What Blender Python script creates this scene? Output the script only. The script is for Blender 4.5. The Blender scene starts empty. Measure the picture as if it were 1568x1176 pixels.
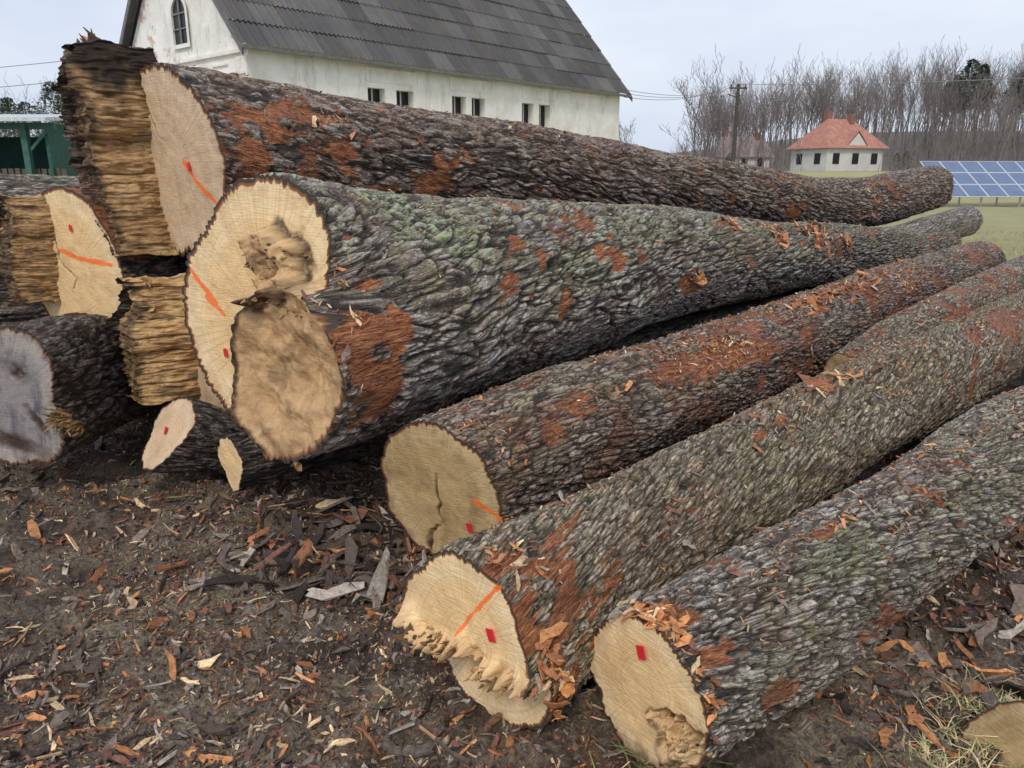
import bpy, math, numpy as np, random
from mathutils import Vector
rng=np.random.default_rng(7); random.seed(7)
scene=bpy.context.scene
def link(o,parent=None):
    scene.collection.objects.link(o)
    if parent: o.parent=parent
    return o
def empty(name):
    return link(bpy.data.objects.new(name,None))
# ------------------------------------------------------------ numpy noise
def _h(ix,iy,iz,s):
    n=(ix.astype(np.int64)*374761393+iy.astype(np.int64)*668265263+iz.astype(np.int64)*1274126177+s*97531)&0xffffffff
    n=((n^(n>>13))*1103515245)&0xffffffff
    n=((n^(n>>16))*668265263)&0xffffffff
    n=n^(n>>15)
    return n/4294967295.0
def vnoise(x,y,z=0,seed=0):
    flat=np.isscalar(z)
    x,y=np.broadcast_arrays(np.asarray(x,float),np.asarray(y,float))
    if not flat: x,y,z=np.broadcast_arrays(x,y,np.asarray(z,float))
    ix,iy=np.floor(x),np.floor(y);fx,fy=x-ix,y-iy
    fx=fx*fx*(3-2*fx);fy=fy*fy*(3-2*fy)
    if flat: iz=np.full(x.shape,float(z));cs=(0,)
    else:
        iz=np.floor(z);fz=z-iz;fz=fz*fz*(3-2*fz);cs=(0,1)
    r=0
    for a in (0,1):
        for b in (0,1):
            for c in cs:
                w=(fx if a else 1-fx)*(fy if b else 1-fy)
                if not flat: w=w*(fz if c else 1-fz)
                r=r+w*_h(ix+a,iy+b,iz+c,seed)
    return r
def fbm(x,y,z=0,seed=0,o=3):
    t=0;a=1;n=0;sc=np.isscalar(z)
    for i in range(o):
        t=t+a*vnoise(np.asarray(x)*2**i,np.asarray(y)*2**i,(z if sc else np.asarray(z)*2**i),seed+i*11);n+=a;a*=.5
    return t/n
def ss(a,b,x):
    t=np.clip((x-a)/(b-a),0,1);return t*t*(3-2*t)
def voro(u,v,seed):
    iu,iv=np.floor(u),np.floor(v)
    f1=np.full(u.shape,9.);f2=np.full(u.shape,9.);cid=np.zeros(u.shape)
    z=np.zeros_like(iu)
    for a in (-1,0,1):
        for b in (-1,0,1):
            px=iu+a+_h(iu+a,iv+b,z,seed);py=iv+b+_h(iu+a,iv+b,z,seed+5)
            d=np.hypot(px-u,py-v)
            c=_h(iu+a,iv+b,z,seed+9)
            m=d<f1
            f2=np.where(m,f1,np.minimum(f2,d));cid=np.where(m,c,cid);f1=np.where(m,d,f1)
    return f1,f2,cid
# ------------------------------------------------------------ mesh helper
def mk(name,co,faces,mats,midx=None,attrs=None,smooth=True,parent=None,cols=None):
    me=bpy.data.meshes.new(name)
    co=np.ascontiguousarray(co,dtype=np.float32).reshape(-1,3)
    if isinstance(faces,np.ndarray): faces=[faces]
    L=np.concatenate([f.ravel() for f in faces]).astype(np.int32)
    tot=np.concatenate([np.full(len(f),f.shape[1]) for f in faces])
    st=np.concatenate([[0],np.cumsum(tot)[:-1]]).astype(np.int32)
    me.vertices.add(len(co));me.vertices.foreach_set('co',co.ravel())
    me.loops.add(len(L));me.loops.foreach_set('vertex_index',L)
    me.polygons.add(len(tot));me.polygons.foreach_set('loop_start',st)
    for m in mats: me.materials.append(m)
    if midx is not None: me.polygons.foreach_set('material_index',np.asarray(midx,dtype=np.int32))
    me.polygons.foreach_set('use_smooth',np.full(len(tot),bool(smooth)))
    for k,a in (attrs or {}).items():
        a=np.asarray(a,dtype=np.float32)
        if a.ndim==1:
            at=me.attributes.new(k,'FLOAT','POINT');at.data.foreach_set('value',a)
        elif a.shape[1]==3:
            at=me.attributes.new(k,'FLOAT_VECTOR','POINT');at.data.foreach_set('vector',a.ravel())
        else:
            at=me.attributes.new(k,'FLOAT_COLOR','POINT');at.data.foreach_set('color',a.ravel())
    me.update(calc_edges=True);me.validate()
    return link(bpy.data.objects.new(name,me),parent)
def gridf(n,m,off=0,wrap=False):
    i=np.arange(n-1)[:,None];mm=m if wrap else m-1
    j=np.arange(mm)[None,:];j2=(j+1)%m
    return (np.stack([i*m+j+0*j,i*m+j2,(i+1)*m+j2,(i+1)*m+j],-1).reshape(-1,4)+off)
class Acc:
    def __init__(s): s.v=[];s.f=[];s.n=0;s.m=[]
    def add(s,v,f,m=0):
        v=np.asarray(v,float).reshape(-1,3)
        for q in f: s.f.append([i+s.n for i in q]);s.m.append(m)
        s.v.append(v);s.n+=len(v)
    def box(s,c,size,ax=None,m=0):
        c=np.array(c,float);X,Y,Z=(np.array(a,float) for a in (ax or ((1,0,0),(0,1,0),(0,0,1))))
        hx,hy,hz=[a/2 for a in size]
        v=[c+X*hx*a+Y*hy*b+Z*hz*d for d in (-1,1) for a,b in ((-1,-1),(1,-1),(1,1),(-1,1))]
        s.add(v,[(0,3,2,1),(4,5,6,7),(0,1,5,4),(1,2,6,5),(2,3,7,6),(3,0,4,7)],m)
    def tube(s,a,b,r1,r2,k=6,m=0):
        a=np.array(a,float);b=np.array(b,float);t=b-a;t/=np.linalg.norm(t)+1e-9
        x=np.cross(t,(0,0,1) if abs(t[2])<.9 else (1,0,0));x/=np.linalg.norm(x);y=np.cross(t,x)
        an=[2*math.pi*i/k for i in range(k)]
        v=[a+(x*math.cos(q)+y*math.sin(q))*r1 for q in an]+[b+(x*math.cos(q)+y*math.sin(q))*r2 for q in an]
        s.add(v,[(i,(i+1)%k,k+(i+1)%k,k+i) for i in range(k)]+[tuple(range(k))[::-1],tuple(range(k,2*k))],m)
    def obj(s,name,mats,parent=None,smooth=False):
        me=bpy.data.meshes.new(name);me.from_pydata(np.concatenate(s.v).tolist(),[],s.f)
        for m in mats: me.materials.append(m)
        me.polygons.foreach_set('material_index',s.m)
        me.polygons.foreach_set('use_smooth',[smooth]*len(s.f));me.update()
        return link(bpy.data.objects.new(name,me),parent)
# ------------------------------------------------------------ node helpers
def newmat(name,rough=.8,spec=.3):
    m=bpy.data.materials.new(name);m.use_nodes=True;nt=m.node_tree
    b=nt.nodes['Principled BSDF'];b.inputs['Roughness'].default_value=rough
    b.inputs['Specular IOR Level'].default_value=spec
    return m,nt,b
def N(nt,t,ins=None,**p):
    n=nt.nodes.new(t)
    for k,v in p.items(): setattr(n,k,v)
    for k,v in (ins or {}).items():
        if isinstance(v,bpy.types.NodeSocket): nt.links.new(v,n.inputs[k])
        else: n.inputs[k].default_value=v
    return n
def c4(c): return (c[0],c[1],c[2],1)
def mixc(nt,f,a,b,blend='MIX'):
    return N(nt,'ShaderNodeMix',{0:f,6:a if isinstance(a,bpy.types.NodeSocket) else c4(a),7:b if isinstance(b,bpy.types.NodeSocket) else c4(b)},data_type='RGBA',blend_type=blend).outputs[2]
def mth(nt,op,a,b=0.,c=0.,clamp=False):
    return N(nt,'ShaderNodeMath',{0:a,1:b,2:c},operation=op,use_clamp=clamp).outputs[0]
def ramp(nt,f,st):
    n=N(nt,'ShaderNodeValToRGB',{0:f});e=n.color_ramp.elements
    while len(e)<len(st): e.new(.5)
    for i,(p,c) in enumerate(st):
        e[i].position=p;e[i].color=c4(c) if not isinstance(c,(int,float)) else (c,c,c,1)
    return n.outputs[0]
def noise(nt,vec,scale,detail=4,rough=.55,dist=0):
    return N(nt,'ShaderNodeTexNoise',{'Vector':vec,'Scale':scale,'Detail':detail,'Roughness':rough,'Distortion':dist}).outputs[0]
def attr(nt,name,vec=False):
    return N(nt,'ShaderNodeAttribute',attribute_name=name).outputs['Vector' if vec else 'Fac']
def attrc(nt,name): return N(nt,'ShaderNodeAttribute',attribute_name=name).outputs['Color']
def pos(nt): return N(nt,'ShaderNodeNewGeometry').outputs['Position']
def vmul(nt,v,s): return N(nt,'ShaderNodeVectorMath',{0:v,1:s},operation='MULTIPLY').outputs[0]
def bump(nt,b,h,strength=.5,dist=.01):
    n=N(nt,'ShaderNodeBump',{'Height':h,'Strength':strength,'Distance':dist});nt.links.new(n.outputs[0],b.inputs['Normal'])
def setc(nt,b,c): nt.links.new(c,b.inputs['Base Color']) if isinstance(c,bpy.types.NodeSocket) else setattr(b.inputs['Base Color'],'default_value',c4(c))
# ------------------------------------------------------------ materials
def bark_mat(name,crev,mid,ridge,red=(.13,.055,.035),redamt=.5,mosscol=(.16,.17,.05),fs=(45,1,7)):
    m,nt,b=newmat(name,.58,.45);P=pos(nt);h=attr(nt,'h');g=attr(nt,'gco',True)
    n1=noise(nt,P,3.2,4,.6)
    ft=noise(nt,vmul(nt,g,fs),1.,3,.6,.6)
    line=ramp(nt,ft,[(.40,1.),(.485,.0),(.515,.0),(.60,1.)])
    hh0=mth(nt,'MULTIPLY',h,mth(nt,'ADD',mth(nt,'MULTIPLY',line,.65),.35))
    c=ramp(nt,hh0,[(0,crev),(.16,tuple(x*.34 for x in mid)),(.40,mid),(.72,ridge)])
    c=mixc(nt,mth(nt,'MULTIPLY',ramp(nt,n1,[(.46,0),(.6,1)]),redamt),c,mixc(nt,ramp(nt,hh0,[(.1,0),(.65,1)]),tuple(x*.2 for x in red),red))
    fine=noise(nt,P,70,5,.7)
    c=mixc(nt,1.,c,ramp(nt,fine,[(.25,.3),(.5,1.0),(.75,2.1)]),'MULTIPLY')
    lich=ramp(nt,noise(nt,P,17,4,.7),[(.53,0),(.63,1)])
    c=mixc(nt,mth(nt,'MULTIPLY',mth(nt,'MULTIPLY',lich,ramp(nt,hh0,[(.2,0),(.6,1)])),.6),c,(.42,.405,.365))
    mo=attr(nt,'moss')
    mm=mth(nt,'MULTIPLY',mth(nt,'MULTIPLY',mo,ramp(nt,noise(nt,P,13,5,.75),[(.46,0),(.60,.85)])),ramp(nt,hh0,[(.12,.15),(.5,1)]))
    c=mixc(nt,mm,c,mixc(nt,fine,mosscol,tuple(min(1,x*2.1) for x in mosscol)))
    pale=attr(nt,'pale')
    pm=mth(nt,'MULTIPLY',pale,ramp(nt,noise(nt,P,26,4,.75),[(.46,0),(.57,1)]))
    c=mixc(nt,mth(nt,'MULTIPLY',pm,ramp(nt,hh0,[(.2,.0),(.5,.85)])),c,(.46,.56,.30))
    fib=noise(nt,vmul(nt,g,(70,70,14)),1.,5,.75)
    pc=ramp(nt,fib,[(.3,(.06,.02,.010)),(.44,(.26,.08,.03)),(.56,(.50,.19,.07)),(.72,(.70,.38,.18))])
    pc=mixc(nt,ramp(nt,n1,[(.40,0),(.65,.6)]),pc,mixc(nt,1.,pc,(.5,.5,.55),'MULTIPLY'))
    c=mixc(nt,attr(nt,'peel'),c,pc)
    setc(nt,b,c)
    hh=mth(nt,'ADD',mth(nt,'ADD',fine,mth(nt,'MULTIPLY',fib,.4)),mth(nt,'MULTIPLY',line,.8))
    bump(nt,b,hh,1.,.011)
    return m
def wood_mat(name,heart,sap,stain=(.22,.14,.075),ring=1.,sta=.55):
    m,nt,b=newmat(name,.6,.35);g=attr(nt,'gco',True);rho=attr(nt,'rho');P=pos(nt)
    w=noise(nt,g,3.,2);sep=N(nt,'ShaderNodeSeparateXYZ',{0:g})
    r=mth(nt,'SQRT',mth(nt,'ADD',mth(nt,'MULTIPLY',sep.outputs[0],sep.outputs[0]),mth(nt,'MULTIPLY',sep.outputs[1],sep.outputs[1])))
    r=mth(nt,'ADD',r,mth(nt,'MULTIPLY',w,.09))
    rg=N(nt,'ShaderNodeTexNoise',{'W':r,'Scale':110.,'Detail':2.},noise_dimensions='1D').outputs[0]
    an=mth(nt,'ARCTAN2',sep.outputs[1],sep.outputs[0])
    ray=N(nt,'ShaderNodeTexNoise',{'W':an,'Scale':26.,'Detail':4.,'Roughness':.7},noise_dimensions='1D').outputs[0]
    c=ramp(nt,rho,[(0,heart),(.66,heart),(.82,sap),(.93,sap)])
    c=mixc(nt,.38*ring,c,ramp(nt,rg,[(.3,.7),(.5,1.0),(.7,1.08)]),'MULTIPLY')
    c=mixc(nt,.8,c,ramp(nt,ray,[(.3,.76),(.5,1.0),(.7,1.06)]),'MULTIPLY')
    saw=noise(nt,vmul(nt,g,(14,150,1)),1.,3)
    c=mixc(nt,.35,c,ramp(nt,saw,[(.3,.82),(.7,1.08)]),'MULTIPLY')
    sn=noise(nt,vmul(nt,g,(9,4,1)),1.,5,.7,.4)
    c=mixc(nt,mth(nt,'MULTIPLY',ramp(nt,sn,[(.46,0),(.72,1)]),sta),c,stain)
    edge=mth(nt,'MULTIPLY',ramp(nt,rho,[(.78,0),(.95,1)]),ramp(nt,noise(nt,g,7,4,.7),[(.45,0),(.62,.6)]))
    c=mixc(nt,edge,c,tuple(x*.8 for x in stain))
    rk=ramp(nt,N(nt,'ShaderNodeTexNoise',{'W':an,'Scale':9.,'Detail':4.,'Roughness':.8},noise_dimensions='1D').outputs[0],[(.49,0),(.5,.6),(.51,0)])
    c=mixc(nt,mth(nt,'MULTIPLY',rk,ramp(nt,rho,[(.0,1),(.8,.4),(.9,0)])),c,tuple(x*.4 for x in stain))
    br=mixc(nt,noise(nt,vmul(nt,g,(30,12,1)),1.,5,.75),(.24,.12,.045),(.82,.54,.28))
    br=mixc(nt,ramp(nt,noise(nt,g,5,5,.75),[(.48,0),(.65,.7)]),br,(.25,.13,.06))
    c=mixc(nt,attr(nt,'stn'),c,br)
    dk=mth(nt,'MULTIPLY',attr(nt,'dark'),ramp(nt,noise(nt,P,30,4,.7),[(.25,.4),(.5,1)]))
    c=mixc(nt,dk,c,mixc(nt,noise(nt,P,25,4,.7),(.012,.010,.009),(.10,.05,.025)))
    rn=mth(nt,'ADD',rho,mth(nt,'MULTIPLY',mth(nt,'SUBTRACT',noise(nt,g,9,3),.5),.03))
    c=mixc(nt,ramp(nt,rn,[(.945,0),(.955,1)]),c,(.26,.11,.04))
    c=mixc(nt,ramp(nt,rn,[(.966,0),(.978,1)]),c,(.06,.042,.032))
    pn=mth(nt,'ADD',attr(nt,'paint'),mth(nt,'MULTIPLY',mth(nt,'SUBTRACT',noise(nt,P,60,4,.85),.5),1.5))
    c=mixc(nt,ramp(nt,pn,[(.42,0),(.68,.9)]),c,(1.,.19,.03))
    setc(nt,b,c)
    bump(nt,b,mth(nt,'ADD',mth(nt,'MULTIPLY',saw,.9),mth(nt,'MULTIPLY',noise(nt,P,60,4,.7),.6)),.5,.007)
    return m
def torn_mat(name,base=(.50,.30,.13),darkc=(.10,.05,.02)):
    m,nt,b=newmat(name,.7,.3);g=attr(nt,'gco',True);P=pos(nt)
    f=noise(nt,vmul(nt,g,(70,70,6)),1.,5,.75)
    c=ramp(nt,f,[(.28,darkc),(.42,tuple(x*.62 for x in base)),(.55,base),(.75,tuple(min(1,x*1.3) for x in base))])
    c=mixc(nt,ramp(nt,noise(nt,P,7,4,.7),[(.42,0),(.65,.7)]),c,mixc(nt,1.,c,(.58,.45,.36),'MULTIPLY'))
    c=mixc(nt,attr(nt,'dark'),c,mixc(nt,f,(.012,.010,.009),(.07,.045,.03)))
    setc(nt,b,c);bump(nt,b,f,1.,.014);return m
def col_mat(name,rough=.65,bsc=60):
    m,nt,b=newmat(name,rough,.4);c=attrc(nt,'col');n=noise(nt,pos(nt),bsc,3,.7)
    setc(nt,b,mixc(nt,1.,c,ramp(nt,n,[(.25,.4),(.5,1.),(.8,1.6)]),'MULTIPLY'));bump(nt,b,n,.6,.004);return m
def plain(name,col,rough=.7,var=.25,sc=8.,metal=0.):
    m,nt,b=newmat(name,rough,.3);n=noise(nt,pos(nt),sc,4,.6);b.inputs['Metallic'].default_value=metal
    setc(nt,b,mixc(nt,1.,col,ramp(nt,n,[(.3,1-var),(.7,1+var)]),'MULTIPLY'));return m
M_barkA=bark_mat('bark_brown',(.012,.009,.007),(.165,.118,.09),(.41,.325,.265),redamt=.6,red=(.29,.155,.105))
M_barkB=bark_mat('bark_mossy',(.014,.012,.010),(.185,.155,.125),(.47,.42,.36),redamt=.5,red=(.31,.19,.135))
M_barkD=bark_mat('bark_reddish',(.016,.012,.009),(.185,.13,.095),(.42,.34,.28),red=(.32,.14,.085),redamt=.8)
M_barkE=bark_mat('bark_olive',(.026,.02,.013),(.24,.185,.115),(.50,.41,.29),redamt=.5,red=(.36,.22,.13),mosscol=(.18,.17,.055),fs=(65,1,10))
M_barkF=bark_mat('bark_grey',(.018,.015,.011),(.21,.17,.13),(.50,.44,.37),redamt=.45,red=(.32,.19,.125),fs=(60,1,9))
M_barkK=bark_mat('bark_dark',(.008,.006,.006),(.07,.055,.046),(.19,.16,.14),redamt=.3)
M_woodA=wood_mat('cut_oak',(.74,.53,.33),(.79,.59,.39),(.38,.25,.15))
M_woodB=wood_mat('cut_oak_bright',(.90,.62,.31),(.94,.71,.41),(.66,.40,.17),sta=.45)
M_woodD=wood_mat('cut_oak_weathered',(.55,.38,.18),(.63,.46,.24),(.26,.165,.075),.6,.75)
M_woodG=wood_mat('cut_oak_grey',(.30,.27,.255),(.40,.35,.31),(.045,.05,.07),.5,.95)
M_torn=torn_mat('torn_oak',(.62,.40,.19)); M_tornY=torn_mat('torn_oak_fresh',(.80,.52,.24),(.30,.15,.06))
M_chip=col_mat('debris_chips'); M_blade=col_mat('grass_blades',.7,3)
M_red=plain('red_tag',(.75,.03,.04),.4,.1); 
# ------------------------------------------------------------ LOG BUILDER
CAM=np.array([0,0,1.6])
LOGS={}
def build_log(key,name,pts,mb,mw,nth=320,depth=.016,seed=1,cell=(.045,.17),shear=0.,peel=.0,peeltop=0.,blobs=(),moss=0.,
              mossb=(),pale=0.,shape=None,capfn=None,paint=(),cracks=(),kR=0.,kU=0.,flare=.0,tags=(),step=.0024,lump=.05,capn=80,knots=()):
    pts=np.array(pts,float)
    n=len(pts);ext=np.vstack([2*pts[0]-pts[1],pts,2*pts[-1]-pts[-2]])
    ext[0,3]=pts[0,3];ext[-1,3]=pts[-1,3]
    D=[]
    for i in range(n-1):
        t=np.linspace(0,1,60,endpoint=(i==n-2))[:,None]
        a,b,c,d=ext[i:i+4]
        D.append(.5*((2*b)+(-a+c)*t+(2*a-5*b+4*c-d)*t*t+(-a+3*b-3*c+d)*t**3))
    D=np.vstack(D);sl=np.concatenate([[0],np.cumsum(np.linalg.norm(np.diff(D[:,:3],axis=0),axis=1))])
    S=[0.];
    while S[-1]<sl[-1]:
        p=[np.interp(S[-1],sl,D[:,k]) for k in range(3)]
        S.append(S[-1]+max(.006,step*np.linalg.norm(np.array(p)-CAM)))
    S[-1]=sl[-1];S=np.array(S);ns=len(S)
    C=np.stack([np.interp(S,sl,D[:,k]) for k in range(4)],1);r0=C[:,3]
    dT=np.gradient(D[:,:3],axis=0);k=21;ker=np.ones(k)/k
    dT=np.stack([np.convolve(np.pad(dT[:,j],k//2,mode='edge'),ker,'valid') for j in range(3)],1)
    T=np.stack([np.interp(S,sl,dT[:,k]) for k in range(3)],1);T/=np.linalg.norm(T,axis=1)[:,None]
    R=np.cross(T,(0,0,1));R/=np.linalg.norm(R,axis=1)[:,None];U=np.cross(R,T)
    th=np.linspace(-np.pi/2,1.5*np.pi,nth,endpoint=False)
    TH,SS=np.meshgrid(th,S);ct,st=np.cos(TH),np.sin(TH)
    rad=r0[:,None]*(1+lump*2*(fbm(ct*1.3+7,st*1.3+3,SS*.8,seed,2)-.5)*1.4+.09*(fbm(ct*2.5,st*2.5,SS*2.2,seed+8,2)-.5)+flare*np.exp(-SS/.3))
    if shape: rad=rad*shape(np.degrees(TH),SS)
    rm=r0.mean();u=(TH+np.pi/2)*rm;v=SS
    kn=np.zeros_like(u);kd=np.full(u.shape,9.)
    for (bs,bt,sz,ht) in knots:
        d_=np.hypot(SS-bs,((np.degrees(TH)-bt+180)%360-180)*np.pi/180*rm)/sz
        kn=kn+ht*np.exp(-d_**2)-ht*.9*np.exp(-(d_/.35)**2);kd=np.minimum(kd,d_)
    us=u+shear*v+.03*(fbm(u*2,v*1.5,0,seed+90,2)-.5)*2
    wu=us/cell[0]+.9*(fbm(us*12,v*5,0,seed+1,2)-.5)*2;wv=v/cell[1]+1.*(fbm(us*9,v*3,5,seed+2,2)-.5)*2
    f1,f2,cid=voro(wu,wv,seed+3);e=f2-f1
    n1=fbm(wu*.95+5,wv*1.15+2,0,seed+4,2);A1=np.abs(n1-.5)
    h=(.20+.80*ss(0,.075,A1))*(.30+.70*ss(.0,.30,e))*(.70+.30*cid)
    h=np.clip(h*1.14-.25*(fbm(us*70,v*40,0,seed+6,2)-.5)*2*.6,0,1)
    h=h*(1-.85*np.exp(-(kd/.3)**2))
    pk=np.zeros_like(h)
    en=fbm(us*14,v*9,0,seed+20,4)
    for (bs,bt,ls,lt,strn) in blobs:
        dd=np.hypot((SS-bs)/(ls*.9),((np.degrees(TH)-bt+180)%360-180)*np.pi/180*rm/(lt*.9))
        pk=np.maximum(pk,strn*ss(-.06,.06,.92-dd+(en-.5)*3.4-.35*(1-h)))
    if peel>0:
        q=fbm(us*13+cid*0.9,v*7,0,seed+30,3)*.6+.4*fbm(us*2.2,v*1.2,0,seed+33,2)+peeltop*(st-.4)*.05
        pk=np.maximum(pk,ss(1-peel,1-peel+.03,q))
    mossn=fbm(us*1.9,v*1.3,0,seed+40,4)
    mo=np.clip(moss*ss(.40,.62,mossn)*ss(-.5,.5,st),0,1)
    pa=np.zeros_like(h)
    for (bs,bt,ls,lt,sm,sp) in mossb:
        dd=np.hypot((SS-bs)/ls,((np.degrees(TH)-bt+180)%360-180)*np.pi/180*rm/lt)
        w=ss(0,.7,1-dd+(en-.5)*1.2);mo=np.maximum(mo,sm*w);pa=np.maximum(pa,sp*w)
    pa=np.maximum(pa,pale*ss(.56,.68,fbm(us*4.2,v*3.,0,seed+50,3))*ss(-.3,.4,st))
    disp=(h-1)*depth+(fbm(us*25,v*14,0,seed+60,3)-.5)*.014
    disp=disp*(1-pk)+pk*(-depth*.65+(fbm(us*40,v*10,0,seed+61,2)-.5)*.014)
    rad=rad+disp+kn
    uu,vv=rad*ct,rad*st
    P=C[:,None,:3]+R[:,None]*uu[...,None]+U[:,None]*vv[...,None]
    ofs=(kR*uu+kU*vv)*np.exp(-SS/.7)
    dk0=np.zeros_like(h)
    if capfn:
        co,dk,_=capfn(uu/r0[0],vv/r0[0]);ofs=ofs-co*np.exp(-(SS/.18)**2)
    P=P+T[:,None]*ofs[...,None]
    g=np.stack([us,np.zeros_like(u),v],-1)
    co=[P.reshape(-1,3)];F=[gridf(ns,nth,0,True)];mi=[np.zeros((ns-1)*nth)]
    A={'h':[h.ravel()],'peel':[pk.ravel()],'moss':[mo.ravel()],'pale':[pa.ravel()],'gco':[g.reshape(-1,3)],'rho':[np.zeros(h.size)],'dark':[dk0.ravel()],'paint':[np.zeros(h.size)],'stn':[np.zeros(h.size)]}
    off=h.size
    for side in (0,-1):
        nr=capn if side==0 else 16
        ro=np.linspace(1,.004,nr)[:,None]
        cu=ro*uu[side][None];cv=ro*vv[side][None]
        rr=r0[side]
        o=kR*cu+kU*cv if side==0 else (kR*0*cu)
        o=o+(fbm(cu*14,cv*14,0,seed+70,3)-.5)*.012*(1-ro**8)
        dk=np.zeros_like(cu);sn=np.zeros_like(cu)
        if side==0 and capfn:
            c_,dk,sn=capfn(cu/rr,cv/rr);o=o-c_
            dk=np.clip(dk,0,1);sn=sn+np.zeros_like(cu)
        pt=np.zeros_like(cu)
        if side==0:
            for (a0,b0,a1,b1,w) in paint:
                ax,ay=a0*rr,b0*rr;bx,by=(a1-a0)*rr,(b1-b0)*rr
                t=np.clip(((cu-ax)*bx+(cv-ay)*by)/(bx*bx+by*by),0,1)
                d=np.hypot(cu-ax-t*bx,cv-ay-t*by)+.006*(fbm(cu*25,cv*25,0,seed+75,2)-.5)*2;pt=np.maximum(pt,ss(w*1.5,w*.3,d)*(.75+.25*np.sin(t*3.1)))
            for (a0,b0,a1,b1,w) in cracks:
                wob=(fbm(cu*20,cv*20,0,seed+80,2)-.5)*.05
                ax,ay=a0*rr,b0*rr;bx,by=(a1-a0)*rr,(b1-b0)*rr
                t=np.clip(((cu-ax)*bx+(cv-ay)*by)/(bx*bx+by*by),0,1)
                d=np.hypot(cu+wob-ax-t*bx,cv-ay-t*by);k=ss(w,w*.3,d)*np.sin(np.pi*np.clip(t,.05,.95))**.5
                dk=np.maximum(dk,k);o=o+k*.012
        PP=C[side,:3]+R[side]*cu[...,None]+U[side]*cv[...,None]+T[side]*o[...,None]
        PP[0]=P[side]
        co.append(PP.reshape(-1,3));F.append(gridf(nr,nth,off,True)[:,::(1 if side else -1)]);mi.append(np.ones((nr-1)*nth))
        z=np.zeros(cu.size)
        for k_,v_ in (('h',z),('peel',z),('moss',z),('pale',z),('gco',np.stack([cu,cv,z.reshape(cu.shape)],-1).reshape(-1,3)),('rho',(ro+0*cu).ravel()),('dark',dk.ravel()),('paint',pt.ravel()),('stn',sn.ravel())): A[k_].append(v_)
        off+=cu.size
    E=empty(name)
    mk('log_body',np.vstack(co),np.vstack(F),[mb,mw],np.concatenate(mi),{k:np.concatenate(v) for k,v in A.items()},True,E)
    L=dict(E=E,P=P,C=C,T=T,R=R,U=U,S=S,th=th,r=r0,dir=(R[:,None]*ct[...,None]+U[:,None]*st[...,None]),kR=kR,kU=kU,uu=uu[0],vv=vv[0],mb=mb,capfn=capfn)
    LOGS[key]=L
    for i,(a,b) in enumerate(tags):
        a*=r0[0];b*=r0[0]
        cf=capfn(np.array([a/r0[0]]),np.array([b/r0[0]]))[0][0] if capfn else 0
        ctr=C[0,:3]+R[0]*a+U[0]*b+T[0]*(kR*a+kU*b-cf-.009)
        q=Acc();q.box(ctr,(.028,.040,.004),(R[0]*.9+U[0]*.3,U[0]*.9-R[0]*.3,T[0]));q.obj('red_tag_plate',[M_red],E)
    return L
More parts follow.
